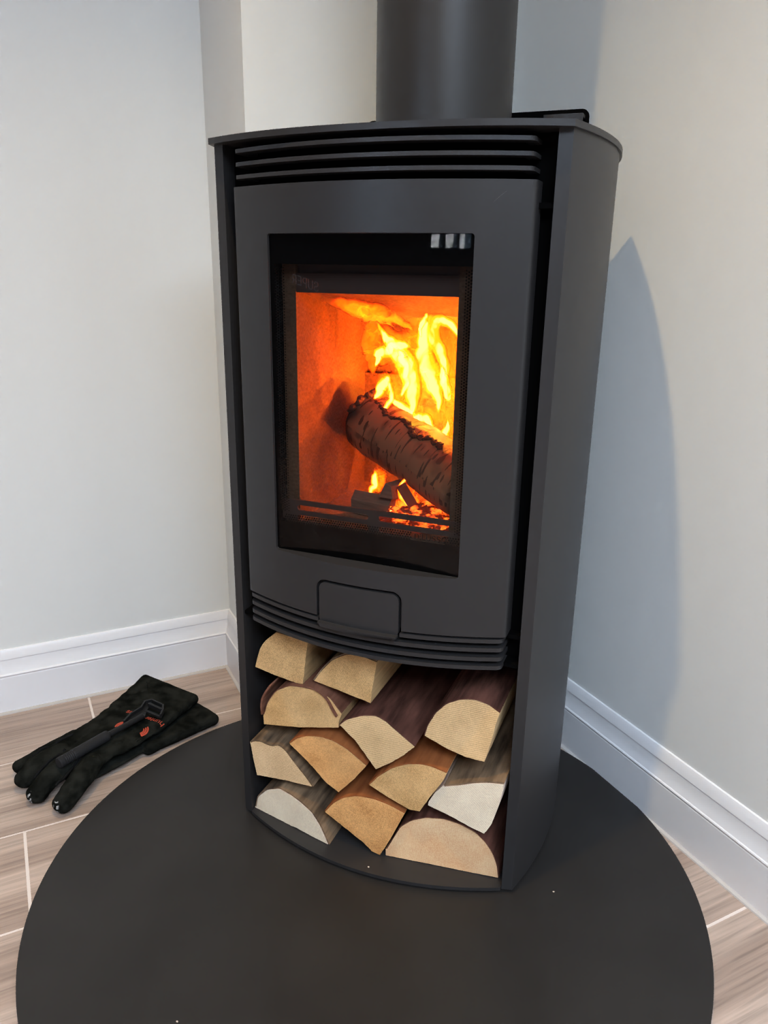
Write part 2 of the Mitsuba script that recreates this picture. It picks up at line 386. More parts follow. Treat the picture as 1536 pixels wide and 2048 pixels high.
side = Polygon([(XI, -0.0047)] + sa.tolist() + [(XI, 0.376)])
for s in (1, -1):
    obj('side_panel', ext(affinity.scale(side, s, 1, origin=(0, 0)), ZB, 1.1757), M['stove'], stove, smooth=30)
pa = side_arc(40, 0.2627, -0.011, 0.268, 0.383, 0.2935)
px_ = np.linspace(-0.2627, 0.2627, 60)
front = np.c_[px_, -0.011 - 0.0505 * (1 - np.abs(px_ / 0.2627) ** 2.3)]
plate = Polygon(front.tolist() + pa[1:].tolist() + [(-x, y) for x, y in pa[::-1][:-1]])
obj('top_plate', ext(plate, 1.1757, 1.1837), M['stove'], stove, smooth=30)
# plinth, base tray, inner shell
obj('plinth', ext(Polygon([(-0.225, 0.02), (0.225, 0.02), (0.225, 0.36), (-0.225, 0.36)]).union(bow(0.2, 0.05, 0.004, d=0.02)), ST, ZB), M['stove_black_shade'], stove)
obj('base_tray', ext(bow(0.2420, 0.37, 0.002, d=-0.0015), ZB - 0.002, ZB + 0.0045), M['stove'], stove, smooth=30)
obj('back_panel', box(-XI, XI, 0.366, 0.376, ZB + 0.005, 1.1755), M['stove_black_shade'], stove)
obj('store_ceiling', cat(box(-XI, XI, 0.0, 0.365, 0.428, 0.434)), M['stove_black_shade'], stove)
ff = sbox(-XI, 0.4345, XI, 1.1755).difference(sbox(-0.150, 0.575, 0.150, 1.075))
m = ext(ff, 0, 0.006); m.apply_transform(np.array([[1, 0, 0, 0], [0, 0, -1, 0.031], [0, 1, 0, 0], [0, 0, 0, 1.0]]))
obj('front_frame', m, M['stove_black_shade'], stove)
# slats: three above the door, four below it
def ring_bow(h, r=0.012):
    a = bow(h, 0.024, r)
    i = Polygon(list(zip(np.linspace(-h + 0.016, h - 0.016, 50), arc_y(np.linspace(-h + 0.016, h - 0.016, 50)) + 0.024)) + [(h - 0.016, 0.03), (-h + 0.016, 0.03)])
    return a.difference(i)
for z in (1.1664, 1.1490, 1.1322):
    obj('upper_slat', ext(ring_bow(0.2170), z - 0.0052, z), M['stove'], stove, smooth=30)
for i, z in enumerate((0.4798, 0.4652, 0.4498, 0.4352)):
    pl = ring_bow(0.2190)
    for g in (pl.difference(sbox(-0.069, -0.2, 0.069, 0.04)).geoms if i == 0 else [pl]):
        obj('lower_slat', ext(g, z - 0.0062, z), M['stove'], stove, smooth=30)
for z in (1.088, 0.4785):
    obj('hinge_tab', box(0.2215, XI, 0.004, 0.020, z - 0.004, z + 0.003), M['stove_black_shade'], stove)

# door
door = stove + '__door'
D0, D1 = 0.4835, 1.1168
WX, WZ0, WZ1 = 0.1520, 0.5765, 1.0525
dm = man(ext(bow(0.2225, 0.018, 0.009), D0, D1))
def rrect(x0, x1, z0, z1, r):
    return sbox(x0 + r, z0 + r, x1 - r, z1 - r).buffer(r, quad_segs=8)
def xz(poly, y0, y1):
    m = ext(poly, y0, y1)                          # extruded along y: (x, z) plan
    m.apply_transform(np.array([[1, 0, 0, 0], [0, 0, 1, 0], [0, 1, 0, 0], [0, 0, 0, 1.0]]))
    return m
dm = dm - man(xz(rrect(-WX, WX, WZ0, WZ1, 0.004), -0.2, 0.1))
GY = -0.0345                                     # front face of the glass
dm = dm - man(xz(rrect(-0.1585, 0.1585, WZ0 - 0.009, WZ1 + 0.009, 0.004), GY - 0.0002, 0.1))
HX, HZ0, HZ1 = 0.0668, 0.4705, 0.5425
notch_plan = bow(0.2225, 0.018, 0.009).difference(bow(0.2225, 0.018, 0.009, d=0.012)).intersection(sbox(-HX - 0.0046, -0.2, HX + 0.0046, 0.1))
nz = rrect(-HX - 0.0046, HX + 0.0046, 0.3, HZ1 + 0.0046, 0.0165)
dm = dm - (man(ext(notch_plan, 0.4, 0.6)) ^ man(xz(nz, -0.2, 0.1)))
obj('panel', tri(dm), M['stove'], door, smooth=30)
labels[door + '__panel'] = {'label': 'bowed dark grey door panel'}
gl = np.array([[-0.158, GY, WZ0 - 0.008], [0.158, GY, WZ0 - 0.008], [0.158, GY, WZ1 + 0.008], [-0.158, GY, WZ1 + 0.008]])
obj('glass_pane', (gl, np.array([[0, 1, 2], [0, 2, 3]])), M['glass'], door, label='clear glass pane')
# black print on the back of the glass: solid borders, then rows of dots
PY = GY + 0.0006
def sheet(poly, y, t=0.0003):
    return xz(poly, y, y + t)
solid = sbox(-0.158, WZ0 - 0.008, 0.158, WZ1 + 0.008).difference(sbox(-0.1455, 0.6235, 0.1565, 1.012))
obj('black_border', sheet(solid, PY), M['enamel'], door, label='solid black printed border of the glass')
dots = []
step = 0.0041
a8 = np.arange(8) * np.pi / 4
def dot(x, z, r):
    v = np.c_[x + r * np.cos(a8), np.full(8, PY), z + r * np.sin(a8)]
    return v
for k, x in enumerate(np.arange(5) * step * 0.86):
    for i in range(int(0.375 / step)):
        z = 0.642 + step * (i + 0.5 * (k % 2))
        r = 0.00185 - 0.00019 * k
        if z < 1.008:
            dots.append(dot(-0.1445 + x, z, r))
            dots.append(dot(0.1560 - x, z, r))
for k in range(4):
    for i in range(int(0.29 / step)):
        x = -0.137 + step * (i + 0.5 * (k % 2))
        if not 0.0745 < x < 0.127:
            dots.append(dot(x, 0.6245 + k * step * 0.86, 0.0019 - 0.00017 * k))
V = np.vstack(dots); F = np.vstack([np.array([[0, j, j + 1] for j in range(1, 7)]) + 8 * i for i in range(len(dots))])
obj('dot_print', (V, F), M['enamel'], door, kind='stuff', label='rows of small black dots printed on the glass')
def lettering(text, h, x, z, y, mirror=False, slant=0.0, sx=1.0):
    m = meshkit.text_mesh(text, h, 0.0003)
    v = np.array(m.vertices); v[:, 0] *= sx
    w = v[:, 0].max()
    if mirror: v[:, 0] = w - v[:, 0]
    out = np.c_[x + v[:, 0], y + v[:, 2], z + v[:, 1] + slant * v[:, 0]]
    return trimesh.Trimesh(out, m.faces, process=False)
obj('brand_lettering', lettering('DiLUSSO', 0.0088, 0.0795, 0.6260, PY, sx=0.98), M['brand_print'], door, label='small dark lettering DiLUSSO')
obj('painted_reflection', lettering('SUPER', 0.0135, -0.1185, 0.986, GY + 0.004, mirror=True, slant=-0.28, sx=0.72), M['reflection_paint'], door, label='faint painted reflection of the word SUPER')  # a reflection in the glass, drawn as a grey decal
# handle tab: follows the bow, with a lip turned out at its foot
hp = bow(0.2225, 0.018, 0.009).difference(bow(0.2225, 0.018, 0.009, d=0.009)).intersection(sbox(-HX, -0.2, HX, 0.1))
hm = man(ext(hp, HZ0, HZ1)) ^ man(xz(rrect(-HX, HX, HZ0, HZ1, 0.012), -0.2, 0.1))
xs = np.linspace(-HX, HX, 40)
lipp = Polygon(list(zip(xs, arc_y(xs) - 0.010)) + list(zip(xs[::-1], arc_y(xs[::-1]) + 0.004))).buffer(-0.004).buffer(0.004)
hm = hm + (man(ext(lipp, HZ0, HZ0 + 0.006)) ^ man(xz(rrect(-HX, HX, HZ0, HZ1, 0.004), -0.2, 0.1)))
obj('handle', tri(hm), M['stove'], door, smooth=30, label='bowed handle tab with a lip')

sx = np.linspace(0.172, 0.189, 10); sz = 1.0895 + (sx - 0.172) * 0.78 + 0.0012 * np.sin((sx - 0.172) * 90)
obj('scratch', tube_r(np.c_[sx, arc_y(sx) - 0.0001, sz], 0.00035 * np.sin(np.linspace(0.3, 2.9, 10)), 6), M['scuff'], door, label='fine pale scratch near the upper corner')

# firebox
fb = stove + '__firebox'
FX, FY0, FY1, FZ = 0.125, -0.008, 0.262, 0.6205
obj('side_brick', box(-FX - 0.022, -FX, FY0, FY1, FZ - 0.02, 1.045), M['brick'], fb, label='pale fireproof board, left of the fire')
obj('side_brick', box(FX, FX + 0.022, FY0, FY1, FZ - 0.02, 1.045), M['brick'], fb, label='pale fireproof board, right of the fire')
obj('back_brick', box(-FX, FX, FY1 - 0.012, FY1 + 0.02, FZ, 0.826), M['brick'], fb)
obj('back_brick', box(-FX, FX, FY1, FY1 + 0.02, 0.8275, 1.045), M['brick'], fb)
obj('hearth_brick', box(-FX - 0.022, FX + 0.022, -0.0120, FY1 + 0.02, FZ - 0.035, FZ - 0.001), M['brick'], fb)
bf = Polygon([(0.004, 0.990), (0.004, 0.974), (FY1 - 0.004, 0.9125), (FY1 - 0.004, 0.9285)])
m = ext(bf, -FX + 0.001, FX - 0.001); m.apply_transform(np.array([[0, 0, 1, 0], [1, 0, 0, 0], [0, 1, 0, 0], [0, 0, 0, 1.0]]))
obj('baffle', m, M['brick'], fb)
obj('throat_plate', cat(box(-0.150, 0.150, -0.006, 0.003, 0.9725, 1.0), box(-0.150, 0.150, -0.0005, 0.005, 1.0, 1.07)), M['cast'], fb)
obj('roof', box(-0.17, 0.17, 0.032, FY1 + 0.03, 1.046, 1.052), M['stove_black_shade'], fb)
rail = rrect(-0.151, 0.149, 0.6225, 0.6555, 0.002)
for a, b in ((-0.1245, -0.002), (0.0145, 0.1435)):
    rail = rail.difference(rrect(a, b, 0.6385, 0.6478, 0.0045)).difference(rrect(a, b, 0.622, 0.6312, 0.0040))
obj('log_retainer', xz(rail, -0.017, -0.013), M['cast'], fb)
# rear shield on the top plate
sh = rrect(-0.1775, 0.2195, 1.17, 1.262, 0.012).intersection(sbox(-1, 1.1837, 1, 2))
obj('rear_shield', xz(sh, 0.3695, 0.3735), M['stove_black_shade'], stove)
obj('shield_tab', cat(box(0.150, 0.2135, 0.345, 0.369, 1.2468, 1.2515), box(0.150, 0.2135, 0.343, 0.346, 1.236, 1.2515)), M['stove'], stove)

# flue pipe
fp = thing('flue_pipe', 'wide matt black flue pipe rising from the top of the stove', 'flue pipe')
pm = trimesh.creation.cylinder(0.1054, CEIL - 1.1837, sections=128); pm.apply_translation([0.0189, 0.218, (CEIL + 1.1837) / 2])
obj('pipe', pm, M['pipe'], fp, smooth=30)

FLAMES = [
    ('deep', [(-0.043, 0.1845, 0.9150, 0.004), (-0.036, 0.120, 0.9300, 0.012), (-0.040, 0.050, 0.9460, 0.017), (-0.062, 0.018, 0.9560, 0.014), (-0.090, 0.010, 0.9640, 0.004)]),
    ('deep', [(0.000, 0.160, 0.9120, 0.004), (-0.005, 0.110, 0.9300, 0.009), (-0.018, 0.060, 0.9450, 0.012), (-0.040, 0.022, 0.9580, 0.005)]),
    ('orange', [(-0.0629, 0.15, 0.8358, 0.0038), (-0.0699, 0.15, 0.8553, 0.0125), (-0.0689, 0.15, 0.88, 0.0187), (-0.0664, 0.15, 0.9021, 0.0198), (-0.0747, 0.15, 0.9186, 0.0149), (-0.0856, 0.15, 0.9291, 0.0045)]),
    ('orange', [(-0.0422, 0.19, 0.7781, 0.0156), (-0.0265, 0.19, 0.8181, 0.0334), (-0.0139, 0.19, 0.8594, 0.0431), (-0.0016, 0.19, 0.8948, 0.0401), (0.0134, 0.19, 0.9223, 0.0323), (0.0309, 0.19, 0.9421, 0.027), (0.0484, 0.19, 0.9533, 0.0146), (0.0558, 0.19, 0.9582, 0.0024)]),
    ('orange', [(0.0633, 0.2, 0.72, 0.0155), (0.0613, 0.2, 0.7642, 0.0281), (0.0567, 0.2, 0.8099, 0.033), (0.0545, 0.2, 0.8599, 0.0326), (0.0552, 0.2, 0.9016, 0.0273), (0.0591, 0.2, 0.9307, 0.0172), (0.0581, 0.2, 0.9521, 0.0049)]),
    ('yellow', [(0.004, 0.13, 0.7712, 0.0037), (0.0152, 0.13, 0.7969, 0.0135), (0.0144, 0.13, 0.8238, 0.0183), (0.0085, 0.13, 0.85, 0.017), (-0.005, 0.13, 0.8707, 0.0182), (-0.0236, 0.13, 0.8912, 0.0145), (-0.0396, 0.13, 0.9071, 0.0068), (-0.0503, 0.13, 0.9231, 0.0034), (-0.057, 0.13, 0.9346, 0.0007)]),
    ('yellow', [(-0.0061, 0.12, 0.8054, 0.002), (0.0013, 0.12, 0.8218, 0.0073), (0.0059, 0.12, 0.8438, 0.0109), (0.0015, 0.12, 0.865, 0.0108), (-0.0092, 0.12, 0.8833, 0.0053), (-0.0171, 0.12, 0.8923, 0.001)]),
    ('yellow', [(-0.0538, 0.12, 0.8005, 0.0015), (-0.042, 0.12, 0.8138, 0.0099), (-0.0342, 0.12, 0.829, 0.011), (-0.0265, 0.12, 0.8393, 0.0068), (-0.024, 0.12, 0.8467, 0.0012)]),
    ('yellow', [(-0.0395, 0.115, 0.7838, 0.0012), (-0.0263, 0.115, 0.7935, 0.0054), (-0.0187, 0.115, 0.8088, 0.0063), (-0.0217, 0.115, 0.8281, 0.0049), (-0.0245, 0.115, 0.84, 0.0015)]),
    ('yellow', [(-0.0301, 0.13, 0.8157, 0.002), (-0.0191, 0.13, 0.7992, 0.0059), (-0.003, 0.13, 0.7906, 0.0099), (0.0103, 0.13, 0.7842, 0.0098), (0.0235, 0.13, 0.7803, 0.0025)]),
    ('yellow', [(-0.0526, 0.125, 0.8516, 0.002), (-0.0474, 0.125, 0.8664, 0.0083), (-0.0371, 0.125, 0.879, 0.0109), (-0.019, 0.125, 0.8871, 0.0121), (0.0015, 0.125, 0.8905, 0.0072), (0.0144, 0.125, 0.8864, 0.0014)]),
    ('yellow', [(0.0519, 0.15, 0.7744, 0.0012), (0.0498, 0.15, 0.7966, 0.0079), (0.0434, 0.15, 0.8281, 0.0159), (0.0321, 0.15, 0.8564, 0.0183), (0.0261, 0.15, 0.8801, 0.017), (0.0228, 0.15, 0.9014, 0.0133), (0.0247, 0.15, 0.9226, 0.0108), (0.0343, 0.15, 0.937, 0.0072), (0.0465, 0.15, 0.9466, 0.0012)]),
    ('yellow', [(0.0556, 0.145, 0.8198, 0.0019), (0.0596, 0.145, 0.8491, 0.0101), (0.0534, 0.145, 0.8773, 0.012), (0.0399, 0.145, 0.9002, 0.012), (0.0366, 0.145, 0.9211, 0.0119), (0.0511, 0.145, 0.9332, 0.0109), (0.0688, 0.145, 0.927, 0.0094), (0.0819, 0.145, 0.9091, 0.0066), (0.0911, 0.145, 0.8956, 0.0033), (0.0988, 0.145, 0.8902, 0.0009)]),
    ('yellow', [(0.0212, 0.14, 0.902, 0.0019), (0.0183, 0.14, 0.916, 0.0043), (0.0278, 0.14, 0.9326, 0.0062), (0.0299, 0.14, 0.9465, 0.0009)]),
    ('yellow', [(0.0935, 0.11, 0.7265, 0.001), (0.0815, 0.11, 0.7424, 0.0058), (0.0772, 0.11, 0.7567, 0.0086), (0.0803, 0.11, 0.7715, 0.0043), (0.0784, 0.11, 0.7858, 0.0007)]),
    ('yellow', [(0.0579, 0.115, 0.7539, 0.0019), (0.0498, 0.115, 0.7655, 0.0082), (0.0417, 0.115, 0.7795, 0.0101), (0.0263, 0.115, 0.7781, 0.0083), (0.0135, 0.115, 0.7721, 0.0015)]),
    ('yellow', [(0.0397, 0.11, 0.7371, 0.001), (0.0484, 0.11, 0.7454, 0.0034), (0.0519, 0.11, 0.7568, 0.0034), (0.0502, 0.11, 0.7689, 0.001)]),
    ('yellow', [(0.1159, 0.09, 0.721, 0.0009), (0.1071, 0.09, 0.7273, 0.0033), (0.0943, 0.09, 0.7381, 0.0057), (0.0864, 0.09, 0.7493, 0.0038), (0.0822, 0.09, 0.7609, 0.0009)]),
    ('yellow', [(0.0748, 0.14, 0.8243, 0.0019), (0.0705, 0.14, 0.8071, 0.0058), (0.0645, 0.14, 0.8308, 0.0097), (0.0584, 0.14, 0.8543, 0.0062), (0.0528, 0.14, 0.8683, 0.0012)]),
    ('yellow', [(-0.0674, 0.13, 0.6306, 0.0013), (-0.059, 0.13, 0.6411, 0.0062), (-0.0508, 0.13, 0.6583, 0.0077), (-0.051, 0.13, 0.6716, 0.0057), (-0.0567, 0.13, 0.6802, 0.001)]),
    ('orange', [(-0.0463, 0.13, 0.6373, 0.0016), (-0.0397, 0.13, 0.6569, 0.0064), (-0.0329, 0.13, 0.6697, 0.0015)]),
    ('yellow', [(0.0502, 0.06, 0.6454, 0.0012), (0.0347, 0.06, 0.6509, 0.0082), (0.0254, 0.06, 0.6623, 0.0077), (0.0238, 0.06, 0.6771, 0.0053), (0.0298, 0.06, 0.6926, 0.0021), (0.032, 0.06, 0.7039, 0.0005)]),
    ('orange', [(0.0432, 0.06, 0.667, 0.0014), (0.0479, 0.06, 0.68, 0.0033), (0.0526, 0.06, 0.6904, 0.0024), (0.0556, 0.06, 0.6986, 0.0005)]),
    ('yellow', [(0.0135, 0.05, 0.6181, 0.0012), (0.0146, 0.05, 0.6259, 0.0048), (0.0105, 0.05, 0.6355, 0.0082), (0.0026, 0.05, 0.6407, 0.0039), (-0.0039, 0.05, 0.6416, 0.0007)]),
    ('yellow', [(0.0153, 0.055, 0.6245, 0.001), (0.0168, 0.055, 0.6374, 0.0034), (0.0174, 0.055, 0.6476, 0.001)]),
]
LOG_SHAPES = {
    1: (0.0, 0, 0, 5, [(-0.2263, 0.3265), (-0.2218, 0.3438), (-0.2144, 0.368), (-0.2017, 0.3857), (-0.1802, 0.4046), (-0.1191, 0.3986), (-0.1247, 0.3564), (-0.1303, 0.3141), (-0.1439, 0.3127), (-0.1783, 0.3174)]),
    2: (-0.005, 0, 0, 7, [(-0.1097, 0.3297), (-0.0927, 0.3556), (-0.0753, 0.3768), (-0.0498, 0.3947), (-0.0365, 0.3984), (-0.0133, 0.3989), (0.0112, 0.3942), (0.0037, 0.3398), (0.0007, 0.3113), (-0.0295, 0.3161), (-0.0809, 0.3249)]),
    3: (-0.01, 0, 0, 8, [(-0.2068, 0.2403), (-0.1982, 0.2686), (-0.1788, 0.2972), (-0.1528, 0.3124), (-0.1223, 0.316), (-0.1047, 0.3167), (-0.0734, 0.3082), (-0.0502, 0.282), (-0.0559, 0.2643), (-0.0563, 0.2516), (-0.133, 0.2323), (-0.2066, 0.2196)]),
    4: (-0.015, 0, 0, 8, [(-0.0543, 0.2626), (-0.0403, 0.2772), (-0.0128, 0.2914), (0.0142, 0.2983), (0.0321, 0.2923), (0.0523, 0.2786), (0.0701, 0.2668), (0.0856, 0.2568), (0.0665, 0.2347), (0.0447, 0.214), (0.0155, 0.192), (-0.024, 0.2389)]),
    5: (-0.01, 0, 0, 8, [(0.0972, 0.2781), (0.1019, 0.2981), (0.1137, 0.3242), (0.1316, 0.3469), (0.1557, 0.3614), (0.1816, 0.367), (0.2038, 0.3626), (0.2212, 0.3526), (0.2165, 0.3326), (0.2099, 0.2925), (0.2018, 0.2569), (0.171, 0.2563), (0.1393, 0.2638)]),
    6: (-0.01, 0, 0, 9, [(-0.2378, 0.1753), (-0.2341, 0.1801), (-0.2147, 0.1835), (-0.1958, 0.179), (-0.1766, 0.1862), (-0.1619, 0.1778), (-0.142, 0.1546), (-0.1202, 0.132), (-0.1067, 0.1147), (-0.1675, 0.112), (-0.2255, 0.1057), (-0.2327, 0.1444)]),
    7: (-0.015, 0, 0, 8, [(-0.1539, 0.1984), (-0.1379, 0.214), (-0.116, 0.2246), (-0.0891, 0.23), (-0.0645, 0.2284), (-0.0367, 0.2177), (-0.0143, 0.2039), (-0.0006, 0.195), (-0.0244, 0.1601), (-0.0543, 0.1236), (-0.0776, 0.1347), (-0.1151, 0.1695)]),
    8: (-0.02, 0, 0, 7, [(0.003, 0.1613), (0.0198, 0.1837), (0.0449, 0.2082), (0.0716, 0.2239), (0.096, 0.2309), (0.1184, 0.2315), (0.1435, 0.2265), (0.1379, 0.2082), (0.1186, 0.175), (0.099, 0.1355), (0.0797, 0.1337), (0.0402, 0.1464)]),
    9: (-0.015, 0, 0, 5, [(0.1367, 0.197), (0.1603, 0.2062), (0.1869, 0.2184), (0.2097, 0.2262), (0.2374, 0.2315), (0.2328, 0.1944), (0.2214, 0.1469), (0.2102, 0.1229), (0.1824, 0.1297), (0.1446, 0.141), (0.1112, 0.1487), (0.1119, 0.1564), (0.1224, 0.179)]),
    10: (0.004, -0.2, -0.246, 9, [(-0.2489, 0.0217), (-0.235, 0.0489), (-0.2113, 0.0759), (-0.1799, 0.0929), (-0.1521, 0.0904), (-0.1271, 0.084), (-0.1025, 0.0738), (-0.0824, 0.0518), (-0.0646, 0.017), (-0.1013, 0.0186), (-0.1391, 0.0202), (-0.1543, 0.0138), (-0.1632, 0.0068), (-0.1785, 0.0072), (-0.2482, 0.0126)]),
    11: (-0.02, 0, 0, 8, [(-0.0819, 0.0788), (-0.0646, 0.1038), (-0.0431, 0.122), (-0.0168, 0.133), (0.0124, 0.1364), (0.0356, 0.1343), (0.0531, 0.1305), (0.0728, 0.1241), (0.0587, 0.09), (0.0415, 0.0477), (0.0278, 0.0208), (0.012, 0.0231), (-0.004, 0.0359)]),
    12: (-0.0152, 0.136, 0.036, 12, [(0.0362, 0.0334), (0.0455, 0.0539), (0.0601, 0.0868), (0.0785, 0.1044), (0.1043, 0.1163), (0.1355, 0.1204), (0.1648, 0.116), (0.1907, 0.1054), (0.2096, 0.0878), (0.2234, 0.0667), (0.232, 0.0419), (0.2352, 0.019), (0.2006, 0.0183), (0.1786, 0.0174), (0.1618, 0.0189), (0.1453, 0.0137), (0.1226, 0.015), (0.0885, 0.0159), (0.0364, 0.0183)]),
}

# ------------------------------------------------------------------ firewood in the store (end outlines: x, z in metres; y0, skew, x0; first n points carry bark)
LOG_LOOK = {
    1: ('wood_tan', None, 'tan quarter-split firewood log at the top left of the store, just under the slats'),
    2: ('wood_tan', 'bark_grey', 'tan quarter-split log showing its pale split side, second in the top row'),
    3: ('wood_tan', 'bark_curl', 'half-round log with curling reddish brown bark, directly below the top left log'),
    4: ('wood_sawn', 'bark_red', 'straw-coloured log with a long dark red bark top, in the centre of the store'),
    5: ('wood_sawn', 'bark_red', 'half-round straw-coloured log with dark red bark, high beside the right side panel'),
    6: ('wood_straw', 'bark_grey', 'pale grey-barked log with straight saw lines, left edge of the third row'),
    7: ('wood_amber', 'bark_rust', 'orange-brown split log with rust bark, right of the pale log with saw lines'),
    8: ('wood_tan', 'bark_rust', 'tan split log with an orange-rust bark top, below the central straw-coloured log'),
    9: ('wood_pale', 'bark_grey', 'whitish sawn log with grey-brown bark against the right side panel'),
    10: ('wood_pale', 'bark_grey', 'whitish half-round log with rough bark at the bottom left of the store'),
    11: ('wood_amber', 'bark_rust', 'orange-brown split log in the middle of the bottom row'),
    12: ('wood_pink', 'bark_red', 'large pinkish half-round log at the bottom right of the store'),
}
def dense(pts, step=0.003):
    out = []
    for a, b in zip(pts[:-1], pts[1:]):
        k = max(1, int(np.hypot(*(b - a)) / step))
        out += [a + (b - a) * i / k for i in range(k)]
    return np.array(out + [pts[-1]])
def smooth_curve(p, it=3):
    for _ in range(it):
        q = p.copy(); q[1:-1] = 0.25 * p[:-2] + 0.5 * p[1:-1] + 0.25 * p[2:]; p = q
    return p
def prism(poly, y0, k, x0, length, seed, rough=0.0007):
    """the outline as a log: front end at y = y0 + k (x - x0), running back along y, with slightly uneven split faces"""
    P = np.array(poly.exterior.coords)[:-1]
    P = dense(np.vstack([P, P[:1]]), 0.0035)[:-1]
    n = len(P)
    ys = np.linspace(0, length, 14)
    tv, tf = trimesh.creation.triangulate_polygon(Polygon(P), engine='earcut')
    d = np.roll(P, -1, 0) - np.roll(P, 1, 0); nn = np.c_[d[:, 1], -d[:, 0]]; nn /= np.linalg.norm(nn, axis=1, keepdims=True) + 1e-12
    v = []
    for y in ys:
        q = np.c_[P[:, 0] * 60, np.full(n, y * 12), P[:, 1] * 60]
        w = (meshkit.fbm(q, 3, seed) - 0.55) * 2 * rough * (1 if y else 0.6)
        R = P + nn * np.minimum(w, 0.0002)[:, None] * np.sign(Polygon(P).exterior.is_ccw - 0.5)
        v.append(np.c_[R[:, 0], y0 + k * (R[:, 0] - x0) + y, R[:, 1]])
    v = np.vstack(v)
    f = []
    for i in range(len(ys) - 1):
        for j in range(n):
            a, b, c, e = i * n + j, i * n + (j + 1) % n, (i + 1) * n + (j + 1) % n, (i + 1) * n + j
            f += [[a, b, c], [a, c, e]]
    idx = [int(np.argmin(np.hypot(*(P - q).T))) for q in tv]
    f += [[idx[a] for a in t] for t in tf] + [[(len(ys) - 1) * n + idx[a] for a in t[::-1]] for t in tf]
    m = trimesh.Trimesh(v, f, process=False)
    trimesh.repair.fix_normals(m)
    return m
placed = Polygon()
for i, (y0, k, x0, nb, pts) in LOG_SHAPES.items():
    wood_m, bark_m, lab = LOG_LOOK[i]
    t = thing('firewood_log', lab, 'log', 'split logs stacked in the store')
    P = np.array(pts); P[:, 1] = np.maximum(P[:, 1], ZB + 0.0052); P[:, 0] = np.clip(P[:, 0], -XI + 0.0015, XI - 0.0015)
    curve = smooth_curve(dense(P[:nb], 0.004), 2)
    rest = dense(np.vstack([P[nb - 1:nb], P[nb:], P[:1]]), 0.004)[1:-1]
    # the split edges are a little ragged
    jit = (meshkit.fbm(np.c_[rest * 120, np.full(len(rest), i)], 3, i) - 0.5) * 0.0022
    mid = P.mean(0); dirs = mid - rest; dirs /= np.linalg.norm(dirs, axis=1, keepdims=True)
    rest = rest + dirs * np.maximum(jit, -0.0002)[:, None]
    rest[:, 1] = np.maximum(rest[:, 1], ZB + 0.0052)
    whole = Polygon(np.vstack([curve, rest])).buffer(0)
    if whole.geom_type != 'Polygon': whole = max(whole.geoms, key=lambda g: g.area)
    whole = whole.buffer(-0.0004).difference(placed.buffer(0.0008))
    if whole.geom_type != 'Polygon': whole = max(whole.geoms, key=lambda g: g.area)
    placed = placed.union(whole)
    th = {'bark_grey': 0.0034, 'bark_curl': 0.002, 'bark_red': 0.0022, 'bark_rust': 0.0026}.get(bark_m, 0)
    core = whole
    if bark_m:
        zone = LineString(curve).buffer(th, cap_style=2)
        core = whole.difference(zone)
        if core.geom_type != 'Polygon': core = max(core.geoms, key=lambda g: g.area)
        bk = whole.intersection(zone).buffer(-0.0002).buffer(0.0001)
        if bk.geom_type != 'Polygon': bk = max(bk.geoms, key=lambda g: g.area)
    Lg = 0.29 + 0.02 * rng.random()
    obj('wood', prism(core, y0, k, x0, Lg, i), M[wood_m], t, smooth=35)
    if bark_m:
        obj('bark', prism(bk, y0 + 0.0012, k, x0, Lg - 0.002, i + 50, 0.0012), M[bark_m], t, smooth=40, label={'bark_red': 'dark red-brown bark', 'bark_rust': 'orange-rust bark', 'bark_grey': 'rough grey-brown bark', 'bark_curl': 'thin reddish bark'}[bark_m])
    if i == 3:                                       # loose strips of bark curling off this log
        for q in ([(-0.2075, 0.2430), (-0.2090, 0.2560), (-0.2060, 0.2750), (-0.1980, 0.2900), (-0.1900, 0.3030)], [(-0.1150, 0.3195), (-0.1030, 0.3195), (-0.0880, 0.3135), (-0.0760, 0.3030), (-0.0690, 0.2900), (-0.0600, 0.2760)]):
            c = smooth_curve(dense(np.array(q), 0.003), 3)
            obj('bark', prism(max(getattr(LineString(c).buffer(0.0016).difference(placed.difference(whole).buffer(0.0008)), 'geoms', [LineString(c).buffer(0.0016)]), key=lambda g: g.area), -0.014, 0, 0, 0.26, 90, 0.001), M['bark_curl'], t, smooth=40, label='strip of bark curling away')

# ------------------------------------------------------------------ the fire
def log_round(a, b, r0, r1, seed, n=40, L=40, lump=0.06):
    a, b = np.array(a), np.array(b); d = (b - a); ln = np.linalg.norm(d); d /= ln
    u = np.cross(d, [0, 0, 1.0]); u /= np.linalg.norm(u); w = np.cross(u, d)
    th = np.linspace(0, 2 * np.pi, n + 1)
    v, uv = [], []
    for i in range(L + 1):
        t = i / L
        c = a + (b - a) * t
        r = (r0 + (r1 - r0) * t) * (1 + lump * (meshkit.fbm(np.c_[np.cos(th) * 1.5, np.sin(th) * 1.5, np.full(n + 1, t * 5)], 3, seed) - 0.5) * 2)
        e = 1 - 0.10 * max(0, 1 - min(t, 1 - t) / 0.03)
        v.append(c + (r * e)[:, None] * (np.cos(th)[:, None] * u + np.sin(th)[:, None] * w)); uv.append(np.c_[th / (2 * np.pi), np.full(n + 1, t)])
    v = np.vstack(v + [[a], [b]]); uv = np.vstack(uv + [[[0.5, 0]], [[0.5, 1]]])
    f = []
    for i in range(L):
        for j in range(n):
            p, q = i * (n + 1) + j, (i + 1) * (n + 1) + j
            f += [[p, q, q + 1], [p, q + 1, p + 1]]
    e0, e1 = len(v) - 2, len(v) - 1
    for j in range(n):
        f += [[e0, j, j + 1], [e1, L * (n + 1) + j + 1, L * (n + 1) + j]]
    m = trimesh.Trimesh(v, f, process=False)
    if m.volume < 0: m.invert()
    return m, uv
